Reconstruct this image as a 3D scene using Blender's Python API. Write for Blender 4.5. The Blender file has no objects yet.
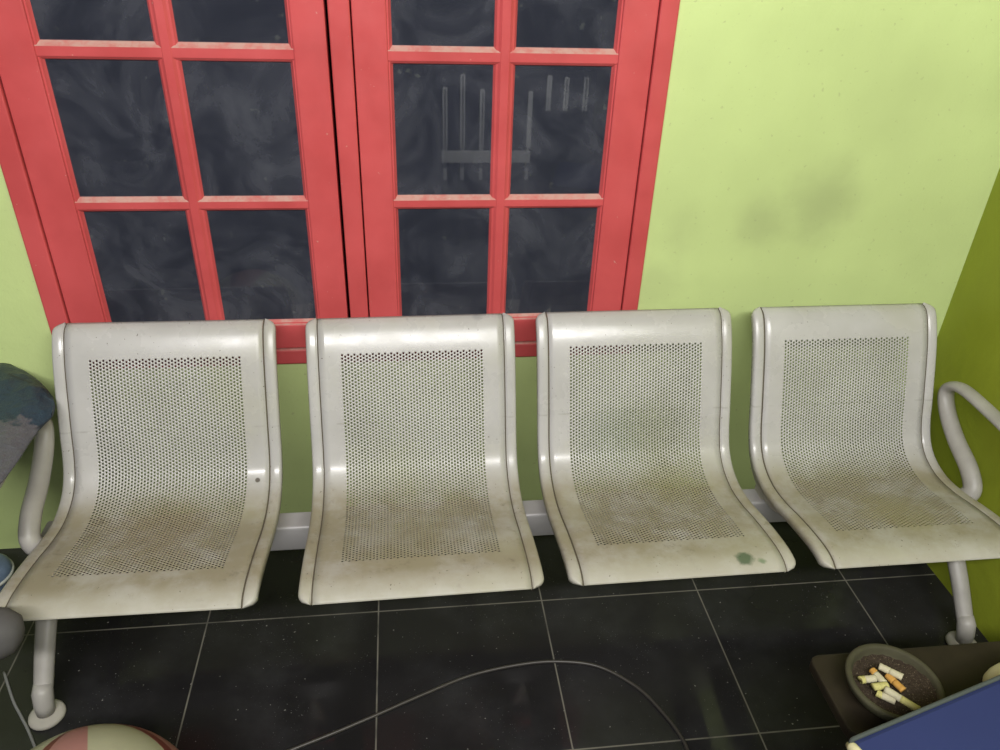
import bpy, math, random
from mathutils import Vector, Matrix, noise
R = random.Random(7)
C = bpy.context.scene.collection
PI = math.pi

# ------------------------------------------------------------------ helpers
def mesh_obj(name, verts, faces, mats, parent=None, smooth=True, fm=None, loc=None):
    me = bpy.data.meshes.new(name)
    me.from_pydata([tuple(v) for v in verts], [], faces)
    me.update()
    o = bpy.data.objects.new(name, me)
    C.objects.link(o)
    if not isinstance(mats, (list, tuple)): mats = [mats]
    for m in mats: me.materials.append(m)
    if smooth: me.polygons.foreach_set('use_smooth', [True] * len(me.polygons))
    if fm: me.polygons.foreach_set('material_index', fm)
    if parent: o.parent = parent
    if loc: o.location = loc
    return o

def tag(o, label=None, cat=None, group=None, kind=None):
    if label: o['label'] = label
    if cat: o['category'] = cat
    if group: o['group'] = group
    if kind: o['kind'] = kind
    return o

def empty(name, loc=(0, 0, 0), rz=0, parent=None):
    o = bpy.data.objects.new(name, None); C.objects.link(o)
    o.location = loc; o.rotation_euler = (0, 0, rz)
    o.empty_display_size = 0.1
    if parent: o.parent = parent
    return o

def bevel(o, w, seg=2, ang=0.6):
    m = o.modifiers.new('bevel', 'BEVEL'); m.width = w; m.segments = seg
    m.limit_method = 'ANGLE'; m.angle_limit = ang
    return o

class MB:
    def __init__(s): s.v = []; s.f = []
    def box(s, x0, x1, y0, y1, z0, z1):
        n = len(s.v)
        s.v += [(x, y, z) for z in (z0, z1) for y in (y0, y1) for x in (x0, x1)]
        s.f += [[n+a for a in q] for q in ((0,2,3,1),(4,5,7,6),(0,1,5,4),(2,6,7,3),(0,4,6,2),(1,3,7,5))]
        return s
    def tube(s, pts, rad, n=12, flat=None, cap=True, closed=False):
        """pts list; rad number or list of (a,b): a along side axis, b along the other"""
        pts = [Vector(p) for p in pts]; b0 = len(s.v); m = len(pts)
        side = None
        for i, p in enumerate(pts):
            t = (pts[min(i+1, m-1)] - pts[max(i-1, 0)]).normalized()
            if flat is not None: sd = Vector(flat) - t * t.dot(Vector(flat))
            elif side is None:
                up = Vector((0,0,1)) if abs(t.z) < .9 else Vector((0,1,0))
                sd = t.cross(up)
            else: sd = side - t * side.dot(t)
            sd.normalize(); side = sd
            w = t.cross(sd)
            r = rad[i] if isinstance(rad, list) else rad
            ra, rb = r if isinstance(r, tuple) else (r, r)
            for k in range(n):
                a = 2*PI*k/n
                s.v.append(tuple(p + sd*ra*math.cos(a) + w*rb*math.sin(a)))
        for i in range(m-1):
            for k in range(n):
                a = b0+i*n+k; b = b0+i*n+(k+1) % n
                s.f.append([a, b, b+n, a+n])
        if cap:
            s.f.append([b0+k for k in range(n)][::-1])
            s.f.append([b0+(m-1)*n+k for k in range(n)])
        return s
    def lathe(s, prof, n=40, c=(0,0,0)):
        b0 = len(s.v); m = len(prof)
        for r, z in prof:
            for k in range(n):
                a = 2*PI*k/n
                s.v.append((c[0]+r*math.cos(a), c[1]+r*math.sin(a), c[2]+z))
        for i in range(m-1):
            for k in range(n):
                a = b0+i*n+k; b = b0+i*n+(k+1) % n
                s.f.append([a, b, b+n, a+n])
        return s
    def build(s, name, mat, parent=None, smooth=False, loc=None):
        return mesh_obj(name, s.v, s.f, mat, parent, smooth, loc=loc)

def catmull(pts, per=6):
    P = [Vector(p) for p in pts]
    P = [P[0]*2-P[1]] + P + [P[-1]*2-P[-2]]
    out = []
    for i in range(1, len(P)-2):
        for k in range(per):
            t = k/per; a, b, c, d = P[i-1:i+3]
            out.append(0.5*((2*b)+(c-a)*t+(2*a-5*b+4*c-d)*t*t+(3*b-a-3*c+d)*t**3))
    out.append(P[-2]); return out

# ------------------------------------------------------------------ materials
class NT:
    def __init__(s, name):
        s.m = bpy.data.materials.new(name); s.m.use_nodes = True
        s.t = s.m.node_tree; s.n = s.t.nodes; s.l = s.t.links
        s.b = s.n['Principled BSDF']; s.out = s.n['Material Output']
        s.geo = s.n.new('ShaderNodeNewGeometry'); s.tc = s.n.new('ShaderNodeTexCoord')
    def put(s, node, key, v):
        if hasattr(v, 'is_output') or isinstance(v, bpy.types.NodeSocket): s.l.new(v, node.inputs[key])
        else: node.inputs[key].default_value = v
    def noise(s, scale, detail=4, rough=.55, vec=None, dist=0):
        n = s.n.new('ShaderNodeTexNoise'); n.inputs['Scale'].default_value = scale
        n.inputs['Detail'].default_value = detail; n.inputs['Roughness'].default_value = rough
        n.inputs['Distortion'].default_value = dist
        s.l.new(vec or s.geo.outputs['Position'], n.inputs['Vector']); return n.outputs['Fac']
    def ramp(s, f, a, b, v0=0., v1=1.):
        n = s.n.new('ShaderNodeMapRange'); n.interpolation_type = 'SMOOTHSTEP'
        s.l.new(f, n.inputs['Value'])
        for k, v in (('From Min', a), ('From Max', b), ('To Min', v0), ('To Max', v1)): n.inputs[k].default_value = v
        return n.outputs['Result']
    def math(s, op, a, b=None, c=None):
        n = s.n.new('ShaderNodeMath'); n.operation = op
        s.put(n, 0, a)
        if b is not None: s.put(n, 1, b)
        if c is not None: s.put(n, 2, c)
        return n.outputs[0]
    def mix(s, f, a, b):
        n = s.n.new('ShaderNodeMix'); n.data_type = 'RGBA'
        s.put(n, 0, f)
        for k, v in ((6, a), (7, b)):
            if isinstance(v, tuple): n.inputs[k].default_value = v if len(v) == 4 else v+(1,)
            else: s.l.new(v, n.inputs[k])
        return n.outputs[2]
    def sep(s, v):
        n = s.n.new('ShaderNodeSeparateXYZ'); s.l.new(v, n.inputs[0]); return n.outputs
    def blob(s, p, r, soft, wob=0.0, sc=30):
        """1 near world point p"""
        n = s.n.new('ShaderNodeVectorMath'); n.operation = 'DISTANCE'
        s.l.new(s.geo.outputs['Position'], n.inputs[0]); n.inputs[1].default_value = p
        d = n.outputs['Value']
        if wob: d = s.math('ADD', d, s.math('MULTIPLY', s.math('SUBTRACT', s.noise(sc, 3), .5), wob))
        return s.ramp(d, r, r+soft, 1, 0)
    def bump(s, h, strength=.3, dist=.002):
        n = s.n.new('ShaderNodeBump'); n.inputs['Strength'].default_value = strength
        n.inputs['Distance'].default_value = dist; s.l.new(h, n.inputs['Height'])
        s.l.new(n.outputs['Normal'], s.b.inputs['Normal'])
    def base(s, c, rough=.5, spec=.5, metal=0):
        s.put(s.b, 'Base Color', c if not isinstance(c, tuple) else (c if len(c) == 4 else c+(1,)))
        s.put(s.b, 'Roughness', rough); s.b.inputs['Specular IOR Level'].default_value = spec
        s.b.inputs['Metallic'].default_value = metal
        return s

def srgb(r, g, b):
    f = lambda v: (v/255/12.92) if v/255 <= .04045 else ((v/255+.055)/1.055)**2.4
    return (f(r), f(g), f(b))

def plain(name, col, rough=.5, spec=.5, metal=0, var=.12, sc=12):
    t = NT(name)
    d = tuple(c*(1-var) for c in col); u = tuple(min(1, c*(1+var)) for c in col)
    t.base(t.mix(t.noise(sc, 5), d, u), rough, spec, metal)
    return t.m

def wall_mat(name, col, smudge=False):
    t = NT(name)
    d = tuple(c*.88 for c in col); u = tuple(c*1.06 for c in col)
    c = t.mix(t.ramp(t.noise(1.6, 3), .3, .7), d, u)
    c = t.mix(t.ramp(t.noise(45, 6, .7), .66, .8, 0, .25), c, tuple(k*.6 for k in col))
    if smudge:
        for p, r, s, k in (((1.06, 0, 1.03), .01, .14, .33), ((.90, 0, .98), .0, .11, .28), ((1.20, 0, 1.25), 0, .3, .10), ((.68, 0, .95), 0, .1, .18), ((.63, 0, .8), 0, .12, .2)):
            c = t.mix(t.math('MULTIPLY', t.blob(p, r, s, .12, 9), k), c, (.20, .21, .12))
        # dribbles and dirt near the frame edge, hairline cracks
        c = t.mix(t.math('MULTIPLY', t.ramp(t.noise(70, 4, .6), .63, .70), .35), c, (.28, .30, .16))
    t.base(c, .42, .4)
    t.bump(t.noise(9, 8, .6), .35, .01)
    return t.m

def red_mat():
    t = NT('red_paint')
    c = t.mix(t.ramp(t.noise(5, 4), .3, .7), (.48, .068, .070), (.575, .090, .094))
    nz = t.sep(t.geo.outputs['Normal'])[2]
    dust = t.math('MULTIPLY', t.ramp(nz, .25, .8), t.ramp(t.noise(30, 6, .7), .3, .62, .25, .8))
    c = t.mix(dust, c, (.52, .38, .32))
    c = t.mix(t.math('MULTIPLY', t.ramp(t.noise(90, 3, .6), .72, .76), .6), c, (.65, .5, .42))
    t.base(c, t.ramp(t.noise(14, 4), .3, .7, .28, .42), .45)
    t.bump(t.noise(60, 3), .15, .002)
    return t.m

def glass_mat():
    t = NT('window_glass')
    sm = t.noise(5.5, 7, .62, dist=1.2)
    dust = t.ramp(sm, .36, .74, .0, 1.)
    sc = t.ramp(t.noise(38, 3, .5), .70, .74)
    dcol = t.mix(dust, (.040, .044, .062), (.070, .074, .092))
    dcol = t.mix(t.math('MULTIPLY', sc, .5), dcol, (.12, .13, .13))
    dif = t.n.new('ShaderNodeBsdfDiffuse'); t.l.new(dcol, dif.inputs[0])
    tr = t.n.new('ShaderNodeBsdfTransparent'); tr.inputs[0].default_value = (.55, .6, .68, 1)
    m1 = t.n.new('ShaderNodeMixShader'); t.put(m1, 0, t.ramp(sm, .3, .7, .55, .9))
    t.l.new(tr.outputs[0], m1.inputs[1]); t.l.new(dif.outputs[0], m1.inputs[2])
    gl = t.n.new('ShaderNodeBsdfGlossy'); gl.inputs['Roughness'].default_value = .015
    fr = t.n.new('ShaderNodeFresnel'); fr.inputs[0].default_value = 1.5
    m2 = t.n.new('ShaderNodeMixShader'); t.l.new(fr.outputs[0], m2.inputs[0])
    t.l.new(m1.outputs[0], m2.inputs[1]); t.l.new(gl.outputs[0], m2.inputs[2])
    t.l.new(m2.outputs[0], t.out.inputs[0])
    return t.m

GX, GY, TS = -.5701, -.3302, .45
def floor_mat():
    t = NT('black_granite_tile')
    x, y, z = t.sep(t.geo.outputs['Position'])
    def line(v, o):
        f = t.math('FRACT', t.math('DIVIDE', t.math('SUBTRACT', v, o-TS*20-TS/2), TS))
        d = t.math('MULTIPLY', t.math('ABSOLUTE', t.math('SUBTRACT', f, .5)), TS)
        return t.ramp(d, .0011, .0024, 1, 0)
    g = t.math('MAXIMUM', line(x, GX), line(y, GY))
    # each tile its own tone
    ix = t.math('FLOOR', t.math('DIVIDE', t.math('SUBTRACT', x, GX-TS*20), TS))
    iy = t.math('FLOOR', t.math('DIVIDE', t.math('SUBTRACT', y, GY-TS*20), TS))
    wn = t.n.new('ShaderNodeTexWhiteNoise'); wn.noise_dimensions = '2D'
    cb = t.n.new('ShaderNodeCombineXYZ'); t.l.new(ix, cb.inputs[0]); t.l.new(iy, cb.inputs[1])
    t.l.new(cb.outputs[0], wn.inputs[0])
    c = t.mix(wn.outputs['Value'], (.012, .0115, .012), (.021, .020, .021))
    c = t.mix(t.ramp(t.noise(3.2, 5, .6), .42, .75, 0, .8), c, (.034, .034, .036))
    sp = t.ramp(t.noise(260, 2, .5), .68, .74, 0, .7)
    sp = t.math('MULTIPLY', sp, t.ramp(t.noise(7, 4), .45, .6))
    c = t.mix(sp, c, (.19, .19, .19))
    sp2 = t.ramp(t.noise(120, 1, .5), .765, .79, 0, .8)
    c = t.mix(sp2, c, (.30, .29, .27))
    c = t.mix(t.math('MULTIPLY', g, t.ramp(t.noise(11, 3), .25, .6, .35, 1)), c, (.16, .15, .125))
    t.base(c, t.math('MAXIMUM', t.ramp(t.noise(6, 5), .35, .7, .06, .22), t.math('MULTIPLY', g, .7)), .35)
    return t.m

def seat_mat(name='seat_enamel', dirtk=1.0):
    t = NT(name)
    x, y, z = t.sep(t.geo.outputs['Position'])
    c = t.mix(t.ramp(t.noise(6, 5), .3, .7), (.41, .40, .385), (.47, .46, .45))
    pan = t.ramp(y, -.36, -.25, 1, 0)
    # ground-in grime where people sit; colour also darkened to dim the lit pans
    gr = t.ramp(t.noise(11, 7, .65), .30, .62, .45, 1)
    c = t.mix(t.math('MULTIPLY', t.math('MULTIPLY', pan, gr), 1.0*dirtk), c, (.265, .238, .165))
    n2 = t.ramp(t.noise(26, 6, .7), .56, .74)
    c = t.mix(t.math('MULTIPLY', t.math('MULTIPLY', pan, n2), .55*dirtk), c, (.115, .095, .062))
    fr = t.math('MULTIPLY', t.ramp(y, -.66, -.60, 1, 0), .5)
    c = t.mix(fr, c, (.46, .45, .40))
    # yellowish bloom on the backs
    c = t.mix(t.ramp(t.noise(4.5, 4), .50, .72, 0, .35*dirtk), c, (.38, .375, .27))
    # bend crease across the back, its shade put in as a dark line
    c = t.mix(t.math('MULTIPLY', t.math('MULTIPLY', t.ramp(z, .542, .544), t.ramp(z, .546, .548, 1, 0)), t.ramp(t.noise(30, 3), .4, .6, .0, .42)), c, (.26, .25, .22))
    # chips and scuffs
    c = t.mix(t.ramp(t.noise(150, 2, .5), .725, .75, 0, .85), c, (.10, .085, .06))
    c = t.mix(t.ramp(t.noise(75, 5, .75, dist=2), .69, .74, 0, .45), c, (.22, .18, .13))
    if dirtk:
        for p, r, s, w, col, k in (((.71, -.640, .437), .012, .012, .030, (.045, .085, .04), .85),
                                   ((.745, -.652, .435), .004, .008, .02, (.10, .17, .08), .7),
                                   ((-.395, -.275, .43), .005, .003, .004, (.05, .035, .02), .85),
                                   ((.60, -.24, .50), .02, .12, .08, (.24, .24, .17), .55),
                                   ((.50, -.24, .50), .01, .11, .08, (.25, .28, .24), .4),
                                   ((.66, -.36, .40), .03, .12, .08, (.26, .24, .12), .5),
                                   ((-.60, -.42, .40), .02, .16, .10, (.26, .21, .13), .5),
                                   ((-.12, -.13, .74), .004, .018, .02, (.30, .31, .32), .5),
                                   ((.16, -.09, .768), .004, .016, .02, (.25, .26, .27), .5),
                                   ((1.16, -.50, .42), .02, .12, .08, (.30, .27, .13), .45),
                                   ((-.02, -.50, .42), .03, .14, .08, (.28, .25, .15), .4)):
            c = t.mix(t.math('MULTIPLY', t.blob(p, r, s, w, 40), k), c, col)
    t.base(c, t.ramp(t.noise(9, 5), .3, .7, .22, .36), .5)
    t.put(t.b, 'Roughness', t.math('ADD', t.ramp(t.noise(9, 5), .3, .7, .20, .32), t.math('MULTIPLY', pan, .25)))
    t.bump(t.noise(14, 4), .10, .004)
    return t.m

GREEN = (.555, .67, .285)
M = dict(
    wall=wall_mat('green_wall_paint', GREEN, True),
    wall_r=wall_mat('right_wall_olive', (.305, .355, .03)),  # right wall in a deeper, yellower green than the back wall
    red=red_mat(), glass=glass_mat(), floor=floor_mat(),
    seat=seat_mat(), seam=plain('seam_dirt', (.10, .085, .06), .8, .2),
    metal=plain('frame_enamel', (.34, .325, .30), .45, .45, 0, .28, 16),
    beam=plain('beam_grey_paint', (.36, .35, .345), .4, .5, 0, .2),
    beamd=plain('bracket_grey_paint', (.36, .345, .28), .45, .4, 0, .25, 20),
    rubber=plain('foot_plastic', (.40, .38, .33), .6, .3, 0, .2),
    ceil=plain('ceiling_grey', (.42, .42, .41), .8, .2),
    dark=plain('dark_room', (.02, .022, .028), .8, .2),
    board=plain('dark_worn_wood', (.018, .014, .008), .65, .18, 0, .5, 22),
    black=plain('black_wood', (.012, .011, .010), .6, .3),
    clay=plain('clay', (.052, .049, .028), .75, .2, 0, .35, 30),
    ash=plain('ash', (.030, .023, .017), .95, .1, 0, .9, 180),
    paper=plain('cigarette_paper', (.42, .39, .27), .8, .2, 0, .15, 60),
    cork=plain('cork_filter', (.42, .23, .055), .8, .2, 0, .3, 90),
    yfilt=plain('yellow_filter', (.40, .37, .14), .8, .2, 0, .2, 90),
    blue=plain('blue_vinyl', (.022, .031, .105), .65, .2, 0, .12, 5),
    piping=plain('grey_piping', (.055, .066, .063), .6, .3, 0, .2, 40),
    cream=plain('cream_plastic', (.62, .58, .36), .45, .4, 0, .15, 30),
    cable=plain('cable_rubber', (.045, .040, .035), .38, .5, 0, .2, 60),
    gcable=plain('grey_cable', (.20, .20, .195), .45, .5),
    gate=plain('gate_white_paint', (.8, .8, .78), .5, .4),
    greypad=plain('grey_foam', (.085, .082, .083), .75, .25, 0, .25, 25),
    chrome=plain('dark_metal', (.06, .06, .065), .35, .5, .6),
    bluegrey=plain('blue_grey_plastic', (.12, .17, .24), .35, .5, 0, .35, 25),
    pale=plain('pale_edge', (.50, .52, .46), .6, .3, 0, .3, 60),
)

def vinyl_mat():
    t = NT('cracked_vinyl')
    x, y, z = t.sep(t.geo.outputs['Position'])
    # the top is a dark blue film, the flank bare grey
    edge = t.math('ADD', y, t.math('MULTIPLY', t.math('SUBTRACT', t.noise(11, 5), .5), .22))
    f = t.ramp(edge, -.315, -.305)
    c = t.mix(t.noise(18, 5), (.011, .026, .044), (.030, .054, .080))
    g = t.mix(t.noise(20, 5), (.070, .072, .088), (.11, .11, .125))
    c = t.mix(f, g, c)
    c = t.mix(t.ramp(t.noise(36, 7, .8, dist=1.5), .60, .72, 0, .55), c, (.24, .28, .30))
    v = t.n.new('ShaderNodeTexVoronoi'); v.feature = 'DISTANCE_TO_EDGE'; v.inputs['Scale'].default_value = 4.5; v.inputs['Randomness'].default_value = 1
    t.l.new(t.geo.outputs['Position'], v.inputs['Vector'])
    c = t.mix(t.math('MULTIPLY', t.ramp(v.outputs['Distance'], .004, .022, .85, 0), t.ramp(t.noise(6, 3), .45, .55)), c, (.010, .012, .016))
    t.base(c, .5, .4); t.bump(t.noise(16, 6, .6), .7, .02)
    return t.m
M['vinyl'] = vinyl_mat()
def ash_mat():
    t = NT('tobacco_ash')
    c = t.mix(t.noise(240, 4, .7), (.012, .009, .007), (.060, .044, .030))
    c = t.mix(t.ramp(t.noise(420, 3, .7), .60, .68), c, (.20, .16, .11))
    t.base(c, .95, .1); t.bump(t.noise(300, 4), .8, .003)
    return t.m
M['ash'] = ash_mat()

def ball_mat():
    t = NT('panelled_ball')
    x, y, z = t.sep(t.tc.outputs['Object'])
    a = t.math('ARCTAN2', y, x)
    u = t.math('FRACT', t.math('DIVIDE', t.math('ADD', a, 10*PI), 2*PI/4))
    pink = t.mix(t.noise(12, 4), (.27, .125, .115), (.34, .165, .15))
    crm = t.mix(t.noise(12, 4), (.30, .30, .20), (.36, .36, .25))
    c = t.mix(t.ramp(u, .415, .425), pink, crm)
    s = t.math('MULTIPLY', t.ramp(u, .0, .01), t.ramp(u, .09, .10, 1, 0))
    c = t.mix(s, c, (.13, .030, .026))
    t.base(c, .45, .4)
    return t.m
M['ball'] = ball_mat()

# ------------------------------------------------------------------ setting
XR, XL, YB, ZC = 1.512, -2.6, -5.2, 2.75
WX0, WX1, WZ0, WZ1 = -.890, .592, .606, 2.42
mb = MB()
mb.box(XL, WX0, 0, .12, 0, ZC); mb.box(WX1, XR+.12, 0, .12, 0, ZC)
mb.box(WX0, WX1, 0, .12, 0, WZ0); mb.box(WX0, WX1, 0, .12, WZ1, ZC)
tag(mb.build('wall_back', M['wall']), kind='structure')
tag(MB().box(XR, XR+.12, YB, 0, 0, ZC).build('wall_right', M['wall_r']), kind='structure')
tag(MB().box(XL-.3, XR+.3, YB, .12, -.05, 0).build('floor', M['floor']), kind='structure')
tag(MB().box(XL-.3, XR+.3, YB, .12, ZC, ZC+.05).build('ceiling', M['ceil']), kind='structure')
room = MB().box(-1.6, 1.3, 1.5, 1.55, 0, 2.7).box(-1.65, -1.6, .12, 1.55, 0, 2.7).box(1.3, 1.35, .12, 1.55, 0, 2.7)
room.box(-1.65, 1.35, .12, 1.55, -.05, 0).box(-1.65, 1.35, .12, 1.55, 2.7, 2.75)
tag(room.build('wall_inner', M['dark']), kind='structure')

# window
win = tag(empty('window_1', (-.15, 0, .6)), kind='structure')
def wpart(name, mb, mat, parent, bev=.003):
    o = mb.build(name, mat, parent)
    o.matrix_parent_inverse = Matrix.Identity(4)
    wl = Vector((0, 0, 0)); p = parent
    while p: wl += p.location; p = p.parent
    o.location = -wl
    if bev: bevel(o, bev, 2)
    return o
f = MB()
f.box(-.897, -.849, -.010, .10, .600, 2.44); f.box(.556, .599, -.010, .10, .600, 2.44)
f.box(-.849, .556, -.010, .10, .600, .643); f.box(-.849, .556, -.010, .10, 2.38, 2.44)
wpart('window_frame', f, M['red'], win, .004)
ROWS = [(.727, 1.019), (1.056, 1.352), (1.392, 1.688), (1.725, 2.02), (2.06, 2.30)]
def sash(x0, x1, cols, post=None):
    m = MB(); g = MB()
    ya, yb = -.003, .040
    zb, zt = .645, 2.378
    m.box(x0, cols[0][0]-.006, ya, yb, zb, zt); m.box(cols[1][1]+.006, x1, ya, yb, zb, zt)
    xa, xb = cols[0][0]-.006, cols[1][1]+.006
    m.box(xa, xb, ya, yb, zb, ROWS[0][0]-.013); m.box(xa, xb, ya, yb, ROWS[-1][1]+.006, zt)
    s = wpart('sash', m, M['red'], win, .003)
    # moulded glazing bars: a flat nose with sloping sides down to the glass
    b = MB()
    def bar_h(z0, z1, xs0, xs1):      # section in y,z swept along x
        sec = [(.0135, z0-.004), (.006, z0-.001), (.001, z0+.005), (.001, z1-.016), (.007, z1-.010), (.0135, z1-.004)]
        n = len(b.v); k = len(sec)
        b.v += [(xs0, y, z) for y, z in sec] + [(xs1, y, z) for y, z in sec]
        b.f += [[n+i, n+i+k, n+i+k+1, n+i+1] for i in range(k-1)]
    def bar_v(xx0, xx1, z0, z1):
        sec = [(.0135, xx0-.007), (.006, xx0-.001), (.0045, xx0+.004), (.0, xx0+.010), (.0, xx1-.010), (.0045, xx1-.004), (.006, xx1+.001), (.0135, xx1+.007)]
        n = len(b.v); k = len(sec)
        b.v += [(x, y, z0) for y, x in sec] + [(x, y, z1) for y, x in sec]
        b.f += [[n+i, n+i+1, n+i+k+1, n+i+k] for i in range(k-1)]
    for r0, r1 in zip(ROWS[:-1], ROWS[1:]): bar_h(r0[1], r1[0], xa, xb)
    bar_v(cols[0][1], cols[1][0], ROWS[0][0]-.006, ROWS[-1][1]+.006)
    # rebate mouldings round the glass
    def edge_v(x, sgn):
        sec = [(-.003, x-sgn*.012), (.003, x-sgn*.006), (.003, x-sgn*.002), (.008, x+sgn*.001), (.0135, x+sgn*.005)]
        n = len(b.v); k = len(sec)
        b.v += [(xx, y, ROWS[0][0]-.01) for y, xx in sec] + [(xx, y, ROWS[-1][1]+.01) for y, xx in sec]
        b.f += [[n+i, n+i+1, n+i+k+1, n+i+k] for i in range(k-1)]
    def edge_h(z, sgn):
        sec = [(-.003, z-sgn*.014), (.003, z-sgn*.012), (.003, z-sgn*.009), (.008, z-sgn*.006), (.0135, z-sgn*.003)]
        n = len(b.v); k = len(sec)
        b.v += [(xa-.004, y, zz) for y, zz in sec] + [(xb+.004, y, zz) for y, zz in sec]
        b.f += [[n+i, n+i+1, n+i+k+1, n+i+k] for i in range(k-1)]
    edge_v(cols[0][0], 1); edge_v(cols[1][1], -1); edge_h(ROWS[0][0], 1); edge_h(ROWS[-1][1], -1)
    wpart('glazing_bars', b, M['red'], s, 0)
    g.box(xa-.003, xb+.003, .012, .016, ROWS[0][0]-.009, ROWS[-1][1]+.009)
    wpart('pane', g, M['glass'], s, 0)
    return s
s1 = sash(-.847, -.169, [(-.759, -.522), (-.485, -.247)])
s2 = sash(-.113, .554, [(-.034, .199), (.237, .469)])
s1.name = 'sash'
p = MB().box(-.162, -.116, -.007, .06, .645, 2.378)
wpart('meeting_post', p, M['red'], win, .004)

# ------------------------------------------------------------------ the bench
PROF = [(-.080, .771), (-.104, .762), (-.127, .732), (-.150, .69), (-.17, .645), (-.19, .595), (-.212, .54), (-.233, .485),
        (-.260, .44), (-.30, .410), (-.36, .396), (-.43, .402), (-.50, .418), (-.57, .431), (-.625, .437), (-.660, .434), (-.680, .424)]
fine = catmull([(0, y, z) for y, z in PROF], 12)
S = [0]
for a, b in zip(fine[:-1], fine[1:]): S.append(S[-1] + (b-a).length)
SL = S[-1]
def on_prof(s):
    s = max(0, min(SL, s)); lo, hi = 0, len(S)-1
    while hi-lo > 1:
        m = (lo+hi)//2
        if S[m] <= s: lo = m
        else: hi = m
    t = (s-S[lo])/(S[hi]-S[lo]); p = fine[lo].lerp(fine[hi], t)
    a = fine[max(lo-1, 0)]; b = fine[min(hi+1, len(S)-1)]
    tg = (b-a).normalized()
    nrm = Vector((0, tg.z, -tg.y))           # sitter's side: towards the camera / up
    if nrm.y > 0 and nrm.z < 0: nrm = -nrm
    return p, tg, nrm
SW = .512                                    # seat width
RIM = .029
def sheet():
    dx, hp = .00745, .00425                  # column pitch, half hole pitch
    ncol, nr = 47, 146
    u0 = SW/2 - ncol*dx/2
    s0 = .094
    rad = .0027
    vid = {}; V = []; F = []
    def vert(u, s, n=0.0):
        k = (round(u*1e6), round(s*1e6))
        if k not in vid:
            p, t, nm = on_prof(s)
            vid[k] = len(V); V.append((u, p.y, p.z))
        return vid[k]
    def quad(ua, ub, sa, sb): F.append([vert(ua, sa), vert(ub, sa), vert(ub, sb), vert(ua, sb)])
    for c in range(ncol):
        ua = u0+c*dx; um = ua+dx/2; ub = ua+dx
        off = c % 2
        r = 0
        while r < nr:
            sa = s0+r*hp
            if r % 2 != off or r+2 > nr:
                quad(ua, um, sa, sa+hp); quad(um, ub, sa, sa+hp); r += 1; continue
            sm, sb = sa+hp, sa+2*hp
            outer = [(ua, sa), (um, sa), (ub, sa), (ub, sm), (ub, sb), (um, sb), (ua, sb), (ua, sm)]
            o = [vert(*q) for q in outer]
            inn = []
            for q in outer:
                d = math.hypot(q[0]-um, q[1]-sm)
                inn.append(vert(um+(q[0]-um)/d*rad, sm+(q[1]-sm)/d*rad))
            for k in range(8): F.append([o[k], o[(k+1) % 8], inn[(k+1) % 8], inn[k]])
            r += 2
    us = [u0+k*dx/2 for k in range(2*ncol+1)]
    def srows(a, b, n): return [a+(b-a)*k/n for k in range(n+1)]
    top = srows(0, s0, 12); s1 = s0+nr*hp; bot = srows(s1, SL, 18)
    for rows in (top, bot):
        for a, b in zip(rows[:-1], rows[1:]):
            for p, q in zip(us[:-1], us[1:]): quad(p, q, a, b)
    lm = [RIM+(u0-RIM)*k/3 for k in range(4)]
    rm = [us[-1]+(SW-RIM-us[-1])*k/3 for k in range(4)]
    allrows = top[:-1] + [s0+k*hp for k in range(nr)] + bot
    for a, b in zip(allrows[:-1], allrows[1:]):
        for cs in (lm, rm):
            for p, q in zip(cs[:-1], cs[1:]): quad(p, q, a, b)
    return V, F

def rim(side):
    """folded side band of the seat; section swept along the profile, outer corners rounded at both ends"""
    sec = [(.0005, -.010, 1), (.0005, .0002, 1), (.0030, .0004, 1), (.0034, -.0012, 1), (.0050, .0016, 0), (.0080, .0028, 0), (.016, .0034, 0), (.024, .0030, 0), (.0285, .0006, 0), (.0305, -.006, 0), (.0300, -.016, 0), (.026, -.020, 0)]
    V = []; F = []; FM = []
    n = 110; k = len(sec)
    for i in range(n+1):
        s = SL*i/n
        p, t, nm = on_prof(s)
        e = min(s, SL-s); rr = .026
        cut = 0 if e >= rr else rr - math.sqrt(max(0, rr*rr-(rr-e)**2))
        for w, h, d in sec:
            ww = max(.0045, w - cut*min(1, max(0, w/.026))) if d == 0 else w
            if d == 0 and h < 0: h = h*(1-.85*cut/rr)
            x = RIM - ww + .0 if side < 0 else SW - RIM + ww
            q = p + nm*h
            V.append((x, q.y, q.z))
    for i in range(n):
        for j in range(k-1):
            a = i*k+j
            q = [a, a+1, a+k+1, a+k]
            F.append(q if side > 0 else q[::-1]); FM.append(1 if j in (1, 2) else 0)
    for i in (0, n):
        F.append([i*k+j for j in range(3, k)]); FM.append(0)
    return V, F, FM

def bracket(side):
    """thin curved plate under the seat edge that carries it down to the beam"""
    V = []; F = []; x0 = .018 if side < 0 else SW-.022
    n = 40; sa, sb = .235, .60
    for i in range(n+1):
        s = sa+(sb-sa)*i/n; p, t, nm = on_prof(s)
        w = math.sin(PI*i/n)**.6
        d = .012+.050*w
        a = p - nm*.004; b = p - nm*d
        for x in (x0, x0+.004): V += [(x, a.y, a.z), (x, b.y, b.z)]
    for i in range(n):
        a = i*4; b = a+4
        F += [[a, a+1, b+1, b], [a+2, b+2, b+3, a+3], [a+1, a+3, b+3, b+1], [a, b, b+2, a+2]]
    F += [[0, 2, 3, 1], [n*4, n*4+1, n*4+3, n*4+2]]
    return V, F

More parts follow.
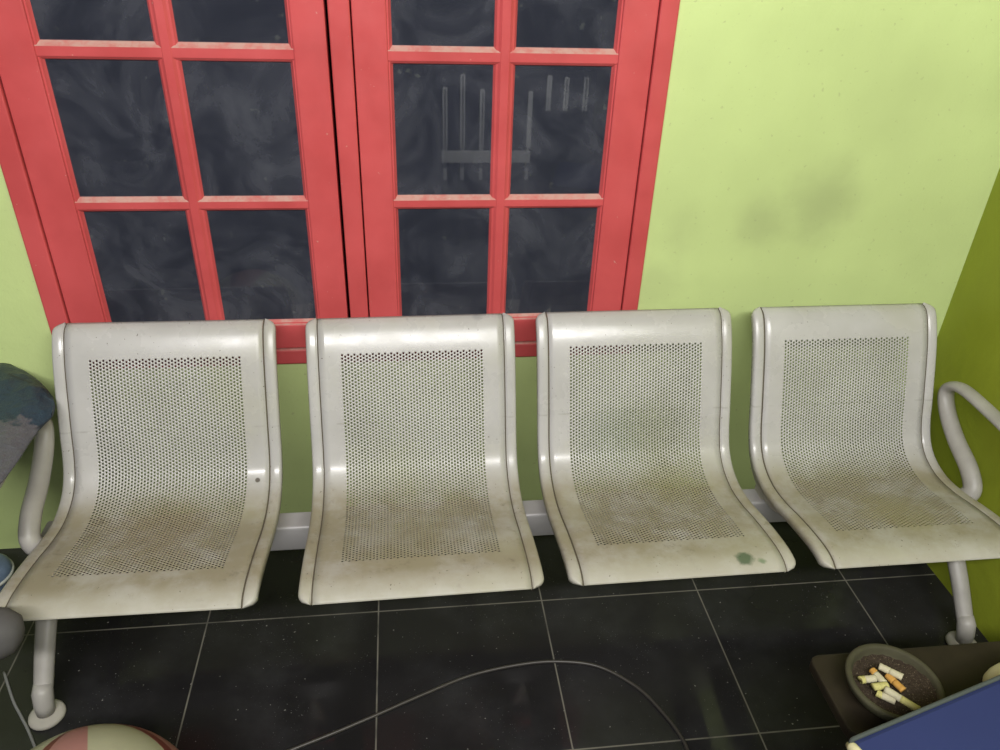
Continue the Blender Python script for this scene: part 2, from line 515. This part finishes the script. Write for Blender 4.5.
bench = tag(empty('waiting_bench', (.28, -.32, 0)),
            'off white perforated steel waiting bench of four joined seats below the red window', 'bench')
BO = Vector((.28, -.32, 0))
def bpart(o, parent=None):
    o.parent = parent or bench
    return o
sv, sf = sheet()
first = None
SEATS = [(-.8480, .004, -.009, 'leftmost seat, brownest sitting surface'), (-.2640, -.004, .010, 'second seat from the left, clean rim, grey mark by its upper right corner'),
         (.3070, .001, .005, 'third seat from the left, green stain near front edge'), (.8810, .002, .0, 'rightmost seat beside the olive wall')]
for i, (sx, sy, rz, lab) in enumerate(SEATS):
    if first is None:
        o = mesh_obj('seat', sv, sf, M['seat'])
        md = o.modifiers.new('thick', 'SOLIDIFY'); md.thickness = .0016; md.offset = 0
        first = [o]
        for side in (-1, 1):
            v, f_, fm = rim(side)
            r = mesh_obj('side_rim', v, f_, [M['seat'], M['seam']], fm=fm); r.parent = o; first.append(r)
            v, f_ = bracket(side)
            b = mesh_obj('bracket', v, f_, M['beamd'], smooth=False); b.parent = o; first.append(b)
        # rounded cover plate joining the brackets under the seat, resting on the beam
        m = MB().box(.018, SW-.018, -.335, -.290, .331, .345)
        b = m.build('mounting_plate', M['beamd']); b.parent = o; first.append(b)
        cur = o
    else:
        cur = first[0].copy(); C.objects.link(cur)
        for ch in first[1:]:
            d = ch.copy(); C.objects.link(d); d.parent = cur
    cur.parent = bench
    cur.location = Vector((sx, sy, 0)) - BO; cur.rotation_euler = (0, 0, rz)
    cur['label'] = lab

def bb(mb, name, mat, parent=bench, smooth=False, bev=0):
    o = mb.build(name, mat, parent, smooth)
    if parent == bench: o.location = -BO
    if bev: bevel(o, bev, 3)
    return o
bb(MB().box(-.845, 1.405, -.345, -.285, .255, .331), 'beam', M['beam'], bev=.006)
for sgn, X in ((-1, -.882), (1, 1.430)):
    # arm: from the beam end up and back, over the top and forward as the arm rest
    ctl = [((X-sgn*.05, -.315, .300), .018), ((X-sgn*.045, -.345, .315), .020), ((X-sgn*.03, -.395, .350), .024), ((X-sgn*.006, -.415, .392), .024), ((X, -.375, .432), .024), ((X, -.300, .470), .022), ((X, -.236, .515), .020),
           ((X, -.204, .558), .016), ((X, -.213, .588), .014), ((X, -.260, .606), .013), ((X, -.36, .606), .012), ((X, -.47, .600), .012), ((X, -.56, .590), .012), ((X, -.585, .575), .008)]
    pts = catmull([c[0] for c in ctl], 6)
    rad = [(.022, catmull([Vector((c[1], 0, 0)) for c in ctl], 6)[i].x) for i in range(len(pts))]; rad[-1] = (.010, .006); rad[-2] = (.018, .009)
    bb(MB().tube(pts, rad, 14, flat=(1, 0, 0)), 'armrest', M['metal'], smooth=True)
    bb(MB().box(X-.022, X+.022, -.352, -.278, .248, .338), 'end_bracket', M['metal'], bev=.006)
    fy, fz = -.575, .0
    pts = catmull([(X, -.330, .290), (X, -.40, .235), (X, -.48, .160), (X, -.545, .085), (X, -.565, .062)], 5)
    L = bb(MB().tube(pts, [(.026-.006*i/len(pts), .019) for i in range(len(pts))], 14, flat=(1, 0, 0)), 'leg', M['metal'], smooth=True)
    k = MB().tube([(X, -.552, .082), (X, -.566, .066), (X, -.576, .040), (X, -.580, .016)], [(.020, .020), (.023, .023), (.022, .022), (.020, .020)], 16)
    kk = k.build('foot_joint', M['metal'], L, True)
    d = MB().lathe([(0, .0), (.037, .0), (.040, .004), (.039, .010), (.032, .015), (.016, .017), (0, .018)], 28, (X, -.580, 0))
    d.build('foot_pad', M['rubber'], L, True)
    pts = catmull([(X, -.300, .290), (X, -.22, .215), (X, -.13, .10), (X, -.085, .02)], 5)
    L = bb(MB().tube(pts, (.019, .016), 14, flat=(1, 0, 0)), 'leg', M['metal'], smooth=True)
    MB().lathe([(0, .0), (.030, .0), (.032, .006), (.026, .015), (.0, .018)], 24, (X, -.082, 0)).build('foot_pad', M['rubber'], L, True)

# ------------------------------------------------------------------ low table, ashtray, butts
TZ = .55
def rounded_slab(name, x0, x1, y0, y1, z0, z1, r, mat, parent=None, bev=.004):
    pts = []
    for cx, cy, a0 in ((x1-r, y1-r, 0), (x0+r, y1-r, 90), (x0+r, y0+r, 180), (x1-r, y0+r, 270)):
        for k in range(7):
            a = math.radians(a0+15*k); pts.append((cx+r*math.cos(a), cy+r*math.sin(a)))
    n = len(pts)
    v = [(x, y, z0) for x, y in pts] + [(x, y, z1) for x, y in pts]
    fs = [list(range(n))[::-1], list(range(n, 2*n))] + [[i, (i+1) % n, n+(i+1) % n, n+i] for i in range(n)]
    o = mesh_obj(name, v, fs, mat, parent, False)
    if bev: bevel(o, bev, 2, .9)
    return o
table = tag(empty('low_table', (.95, -1.07, 0)), 'small narrow table with dark worn board top holding the ashtray, lower right', 'table')
TO = Vector((.95, -1.07, 0))
def tpart(o): o.parent = table; o.location = -TO; return o
tpart(rounded_slab('table_top', .664, 1.30, -1.146, -.990, TZ-.022, TZ, .018, M['board']))
for x in (.80, 1.20): tpart(MB().box(x-.012, x+.012, -1.115, -1.03, 0, TZ-.022).build('leg', M['black']))
tpart(MB().box(.812, 1.188, -1.085, -1.06, .15, .19).build('stretcher', M['black']))

AC = Vector((.765, -1.079, TZ))
ash = tag(empty('ashtray', AC), 'round dark clay ashtray full of butts on the worn board', 'ashtray')
MB().lathe([(0, 0.0), (.050, 0.0), (.062, .006), (.073, .020), (.077, .031), (.0765, .0345), (.074, .0360), (.069, .0358), (.0665, .033), (.065, .024), (.060, .014), (.0, .010)], 56).build('bowl', M['clay'], ash, True)
# bed of ash, deeper on the near right side
V = [(0, 0, 0)]; F = []
nr, na = 16, 44
def ah(x, y):
    return .019 + .006*max(0, (x-y)/.06) + .0035*noise.noise(Vector((x*90, y*90, 0))) + .0030*noise.noise(Vector((x*260, y*260, 3)))
V[0] = (0, 0, ah(0, 0))
for i in range(1, nr+1):
    for k in range(na):
        r = .0652*i/nr; a = 2*PI*k/na; x = r*math.cos(a); y = r*math.sin(a)
        V.append((x, y, ah(x, y)+.002*(i/nr)**4))
for k in range(na): F.append([0, 1+k, 1+(k+1) % na])
for i in range(nr-1):
    for k in range(na):
        a = 1+i*na+k; b = 1+i*na+(k+1) % na
        F.append([a, a+na, b+na, b])
tag(mesh_obj('cigarette_ash', V, F, M['ash'], ash), kind='stuff')

def ray_pt(px, py, z):
    d = CF + CR*((px-500)/FL) - CU*((py-375)/FL)
    return CP + d*((z-CP.z)/d.z)
yaw, pit, rol = 0.13607952, 0.54817657, 0.03843967
CP = Vector((-0.01788012, -1.83705902, 1.67182234)); FL = 783.61238
CF = Vector((math.sin(yaw)*math.cos(pit), math.cos(yaw)*math.cos(pit), -math.sin(pit)))
r0 = Vector((math.cos(yaw), -math.sin(yaw), 0)); u0 = r0.cross(CF)
CR = r0*math.cos(rol)+u0*math.sin(rol); CU = -r0*math.sin(rol)+u0*math.cos(rol)

butts = [((860, 680), (875, 679), .60, 'yfilt', 'paper', 'short pale cigarette butt at the far left of the ashtray', 0),
         ((872, 670), (884, 684), .55, 'cork', 'paper', 'short butt with an orange filter end, standing second from left in the ashtray', 0),
         ((879, 666), (902, 678), .55, 'paper', 'paper', 'pale cigarette butt nearest the back rim of the ashtray', .006),
         ((887, 675), (903, 691), .62, 'cork', 'cork', 'orange brown cigarette butt in the middle of the ashtray', 0),
         ((873, 687), (887, 686), .50, 'yfilt', 'yfilt', 'crushed yellow cigarette butt above the long white one', .004),
         ((885, 689), (919, 711), .92, 'paper', 'yfilt', 'longest white cigarette, leaning to the right front of the ashtray', .007),
         ((877, 693), (895, 702), .5, 'yfilt', 'paper', 'flattened pale butt lying just below the long white cigarette', -.001)]
for a, b, fr, m0, m1, lab, dz in butts:
    z = TZ+.030+dz
    A = ray_pt(a[0], a[1], z); B = ray_pt(b[0], b[1], z)
    B.z += .002
    o = empty('cigarette_butt', A); tag(o, lab, 'cigarette', 'cigarette butts in the ashtray')
    d = B-A; rr = .0062
    def seg(t0, t1, nm, mat, r):
        n = 6
        pts = [d*(t0+(t1-t0)*i/n)+Vector((noise.noise(A*300+Vector((i, 0, 0))), noise.noise(A*300+Vector((0, i, 5))), 0))*.0006 for i in range(n+1)]
        MB().tube(pts, [(r*(1+.12*noise.noise(Vector((i*.9, t0*7, A.x*50)))), r*.86) for i in range(n+1)], 12).build(nm, M[mat], o, True)
    seg(0, fr*.5 if m0 != m1 else .45, 'filter', m0, rr*1.03)
    seg(fr*.5 if m0 != m1 else .45, 1, 'paper_tube', m1, rr)

cup = MB().lathe([(.0, 0), (.047, 0), (.049, .004), (.047, .016), (.041, .032), (.028, .044), (.012, .049), (0, .050)], 40)
cu = cup.build('bowl', M['cream'], None, True, loc=ray_pt(1014, 694, TZ))
tag(cu, 'small cream bowl upside down on the dark board at the right picture edge', 'bowl')

# blue padded stool in the near right corner
BZ = .67
A = ray_pt(848, 740, BZ); B = ray_pt(1000, 676, BZ)
e = (B-A); e.z = 0; e.normalize(); nrm = Vector((e.y, -e.x, 0))      # towards the camera
stool = tag(empty('padded_stool', (A.x, A.y, 0)), 'blue padded stool top with pale grey piped edge, cut off at the lower right', 'stool')
ang = math.atan2(e.y, e.x)
stool.rotation_euler = (0, 0, ang)
pad = rounded_slab('seat_pad', .001, .462, -.362, -.001, BZ-.055, BZ-.002, .012, M['blue'], stool, .008)
def ring(x0, x1, y0, y1, z, r):
    pts = []
    for cx, cy, a0 in ((x1-r, y1-r, 0), (x0+r, y1-r, 90), (x0+r, y0+r, 180), (x1-r, y0+r, 270)):
        for k in range(7):
            a = math.radians(a0+15*k); pts.append((cx+r*math.cos(a), cy+r*math.sin(a), z))
    return pts+[pts[0]]
MB().tube(ring(.000, .463, -.363, .000, BZ-.004, .012), .0034, 10, cap=False).build('piping', M['piping'], stool, True)
MB().tube([(.004, -.002, BZ-.012), (.000, -.010, BZ-.004), (.002, -.035, BZ-.002), (.004, -.05, BZ-.006)], [.005, .008, .007, .004], 10).build('corner_trim', M['cream'], stool, True)
MB().box(.03, .43, -.33, -.03, BZ-.075, BZ-.055).build('seat_base', M['black'], stool)
for x in (.07, .39):
    for y in (-.29, -.07): MB().tube([(x, y, 0), (x, y, BZ-.07)], .012, 12).build('leg', M['black'], stool, True)

# ------------------------------------------------------------------ cables on the floor
px = [(262, 762), (296, 748), (336, 732), (376, 715), (424, 694), (472, 675), (523, 664), (562, 661.5), (600, 667), (638, 688), (664, 714), (680, 735), (688, 752), (690, 775)]
pts = catmull([ray_pt(x, y, .0045) for x, y in px], 8)
tag(MB().tube(pts, .0042, 10).build('cable', M['cable'], None, True), 'long dark cable arched across the black floor tiles', 'cable')
pts = catmull([ray_pt(x, y, .0035) for x, y in [(4, 672), (13, 700), (21, 716), (29, 732), (40, 760)]], 8)
tag(MB().tube(pts, .0034, 10).build('thin_cable', M['gcable'], None, True), 'short thin grey cable on the floor beside the left foot of the bench', 'cable')

# ------------------------------------------------------------------ ball, lower left
ballr = .20
bc = ray_pt(88, 846, ballr)
V = []; F = []
nu, nv = 64, 32
for j in range(nv+1):
    ph = PI*j/nv
    for i in range(nu):
        a = 2*PI*i/nu
        # shallow grooves between the panels
        u = (a/(2*PI/4)) % 1; g = min(abs(u), abs(u-1), abs(u-.5))
        rr = ballr*(1-.006*math.exp(-(g/.02)**2)*math.sin(ph))
        V.append((rr*math.sin(ph)*math.cos(a), rr*math.sin(ph)*math.sin(a), rr*math.cos(ph)))
for j in range(nv):
    for i in range(nu):
        F.append([j*nu+i, (j+1)*nu+i, (j+1)*nu+(i+1) % nu, j*nu+(i+1) % nu])
ball = mesh_obj('ball', V, F, M['ball'], loc=(bc.x, bc.y, ballr))
pole = Vector((-.15, .85, .50)).normalized()
ball.rotation_euler = (pole.to_track_quat('Z', 'Y') @ __import__('mathutils').Quaternion((0, 0, 1), 2.726)).to_euler()
tag(ball, 'large ball with pink and cream panels on the floor, lower left corner', 'ball')

# ------------------------------------------------------------------ cracked vinyl cover lying over the left armrest
stations = [[(53, 397), (54, 402), (53, 409), (51, 416)], [(46, 388), (46, 394), (43, 410), (40, 427)],
            [(33, 376), (33, 384), (31, 408), (31, 439)], [(16, 367), (16, 376), (14, 412), (17, 461)],
            [(-5, 360), (-6, 369), (-8, 418), (-3, 487)], [(-40, 355), (-42, 366), (-42, 425), (-38, 520)], [(-90, 352), (-92, 364), (-92, 430), (-88, 545)]]
zz = [(.628, .632, .630, .626), (.628, .640, .638, .626), (.624, .650, .646, .625), (.620, .656, .650, .624),
      (.610, .660, .650, .622), (.59, .650, .640, .612), (.56, .62, .61, .58)]
stations = [[ray_pt(x, y, z) for (x, y), z in zip(a, b)] for a, b in zip(stations, zz)]
V = []; F = []
dense = [catmull([s_[j] for s_ in stations], 8) for j in range(4)]
ncs = len(dense[0])
for i in range(ncs):
    sec = catmull([dense[j][i] for j in range(4)], 8)
    sec = [p+Vector((0, 0, max(-.002, .007*noise.noise(p*20)+.004*noise.noise(p*55)+.002)*math.sin(PI*(.06+.88*k/(len(sec)-1))))) for k, p in enumerate(sec)]
    low = [Vector((p.x, p.y, max(p.z-.012, .6205) if i < 34 else p.z-.012)) for p in sec[::-4]]
    V += sec+low
kk = len(sec)+len(low)
for i in range(ncs-1):
    for j in range(kk):
        a = i*kk+j; b = i*kk+(j+1) % kk
        F.append([a, b, b+kk, a+kk])
F.append(list(range(kk))); F.append([(ncs-1)*kk+j for j in range(kk)][::-1])
tag(mesh_obj('vinyl_cover', V, F, M['vinyl']), 'cracked dark blue and grey vinyl cover lying over the left armrest of the bench', 'cover')

q = ray_pt(-9, 590, .0)
bk = empty('bucket', (q.x, q.y, 0)); tag(bk, 'blue grey rounded plastic bucket on the floor at the left edge behind the first seat', 'bucket')
MB().lathe([(0, 0), (.050, 0), (.060, .01), (.068, .055), (.066, .075), (.055, .088), (.030, .094), (0, .095)], 40).build('bucket_body', M['bluegrey'], bk, True)
MB().lathe([(.0675, .052), (.071, .054), (.071, .060), (.067, .062)], 40).build('rim', M['pale'], bk, True)

# grey padded knob on a standing pole, at the left edge
g = ray_pt(4, 630, .48)
pole_o = tag(empty('padded_stand', (g.x-.30, g.y-.02, 0)), 'grey rounded padded end poking in at the left edge in front of the first seat', 'stand')
GO = pole_o.location.copy()
gp = [(-.02, 0, .50), (.12, 0, .495), (.22, .01, .485), (.27, .012, .480), (.300, .016, .474), (.322, .018, .470), (.331, .019, .468)]
MB().tube(gp, [.020, .032, .046, .051, .047, .034, .012], 20).build('padded_grip', M['greypad'], pole_o, True)
MB().tube([(0, 0, 0.01), (0, 0, .50)], .018, 14).build('pole', M['chrome'], pole_o, True)
MB().lathe([(0, 0), (.14, 0), (.14, .012), (.03, .025), (0, .025)], 32).build('base', M['black'], pole_o, True)

# ------------------------------------------------------------------ gate behind the camera, seen mirrored in the panes
gate = tag(empty('gate', (.55, -3.4, 0)), 'pale barred gate with a broad white rail, seen mirrored in the right window sash', 'gate')
gate.rotation_euler = (0, 0, 0)
for x, z0, z1 in ((.275, .23, .61), (.39, .23, .69), (.518, .23, .60), (.70, .23, .595), (.835, .23, .59), (.955, .47, .69), (1.07, .47, .68), (1.20, .47, .68)):
    m = MB().box(x-.55-.016, x-.55-.006, -.006, .006, z0, z1).box(x-.55+.006, x-.55+.014, -.006, .006, z0, z1)
    m.box(x-.55-.012, x-.55+.012, -.030, -.024, 0 if z0 < .3 else .47, z1)
    m.build('bar', M['gate'], gate)
MB().box(-.30, .30, -.01, .01, .128, .205).build('rail', M['gate'], gate)
MB().box(-.30, .72, -.045, -.025, .0, .72).build('backing', M['dark'], gate)

# ------------------------------------------------------------------ light
def area(name, loc, target, size, power, col=(1, 1, 1), sy=None):
    l = bpy.data.lights.new(name, 'AREA'); l.energy = power; l.color = col
    l.shape = 'RECTANGLE'; l.size = size; l.size_y = sy or size
    o = bpy.data.objects.new(name, l); C.objects.link(o); o.location = loc
    o.rotation_euler = (Vector(target)-Vector(loc)).to_track_quat('-Z', 'Y').to_euler()
    return o
area('lamp_porch', (.02, -2.7, 2.62), (.1, 0, 1.0), 2.8, 119, (1, .98, .965), .16)
sl = bpy.data.lights.new('gate_fill', 'SPOT'); sl.energy = 170; sl.spot_size = math.radians(62); sl.spot_blend = .4; sl.shadow_soft_size = .04  # unseen spot added to brighten the gate's mirror image
so = bpy.data.objects.new('gate_fill', sl); C.objects.link(so); so.location = (.7, -2.55, 1.25)
so.rotation_euler = (Vector((.72, -3.4, .42))-so.location).to_track_quat('-Z', 'Y').to_euler()
w = bpy.data.worlds.new('night'); w.use_nodes = True
w.node_tree.nodes['Background'].inputs[0].default_value = (.85, .92, 1, 1)
w.node_tree.nodes['Background'].inputs[1].default_value = .045
bpy.context.scene.world = w

# ------------------------------------------------------------------ camera
cam = bpy.data.cameras.new('camera'); cam.sensor_width = 36; cam.lens = FL/1000*36; cam.sensor_fit = 'HORIZONTAL'
co = bpy.data.objects.new('camera', cam); C.objects.link(co)
mt = Matrix(((CR.x, CU.x, -CF.x, CP.x), (CR.y, CU.y, -CF.y, CP.y), (CR.z, CU.z, -CF.z, CP.z), (0, 0, 0, 1)))
co.matrix_world = mt
cam.clip_start = .02
bpy.context.scene.camera = co
vs = bpy.context.scene.view_settings
vs.view_transform = 'Standard'; vs.look = 'None'; vs.gamma = 1; vs.exposure = 0; vs.use_curve_mapping = False
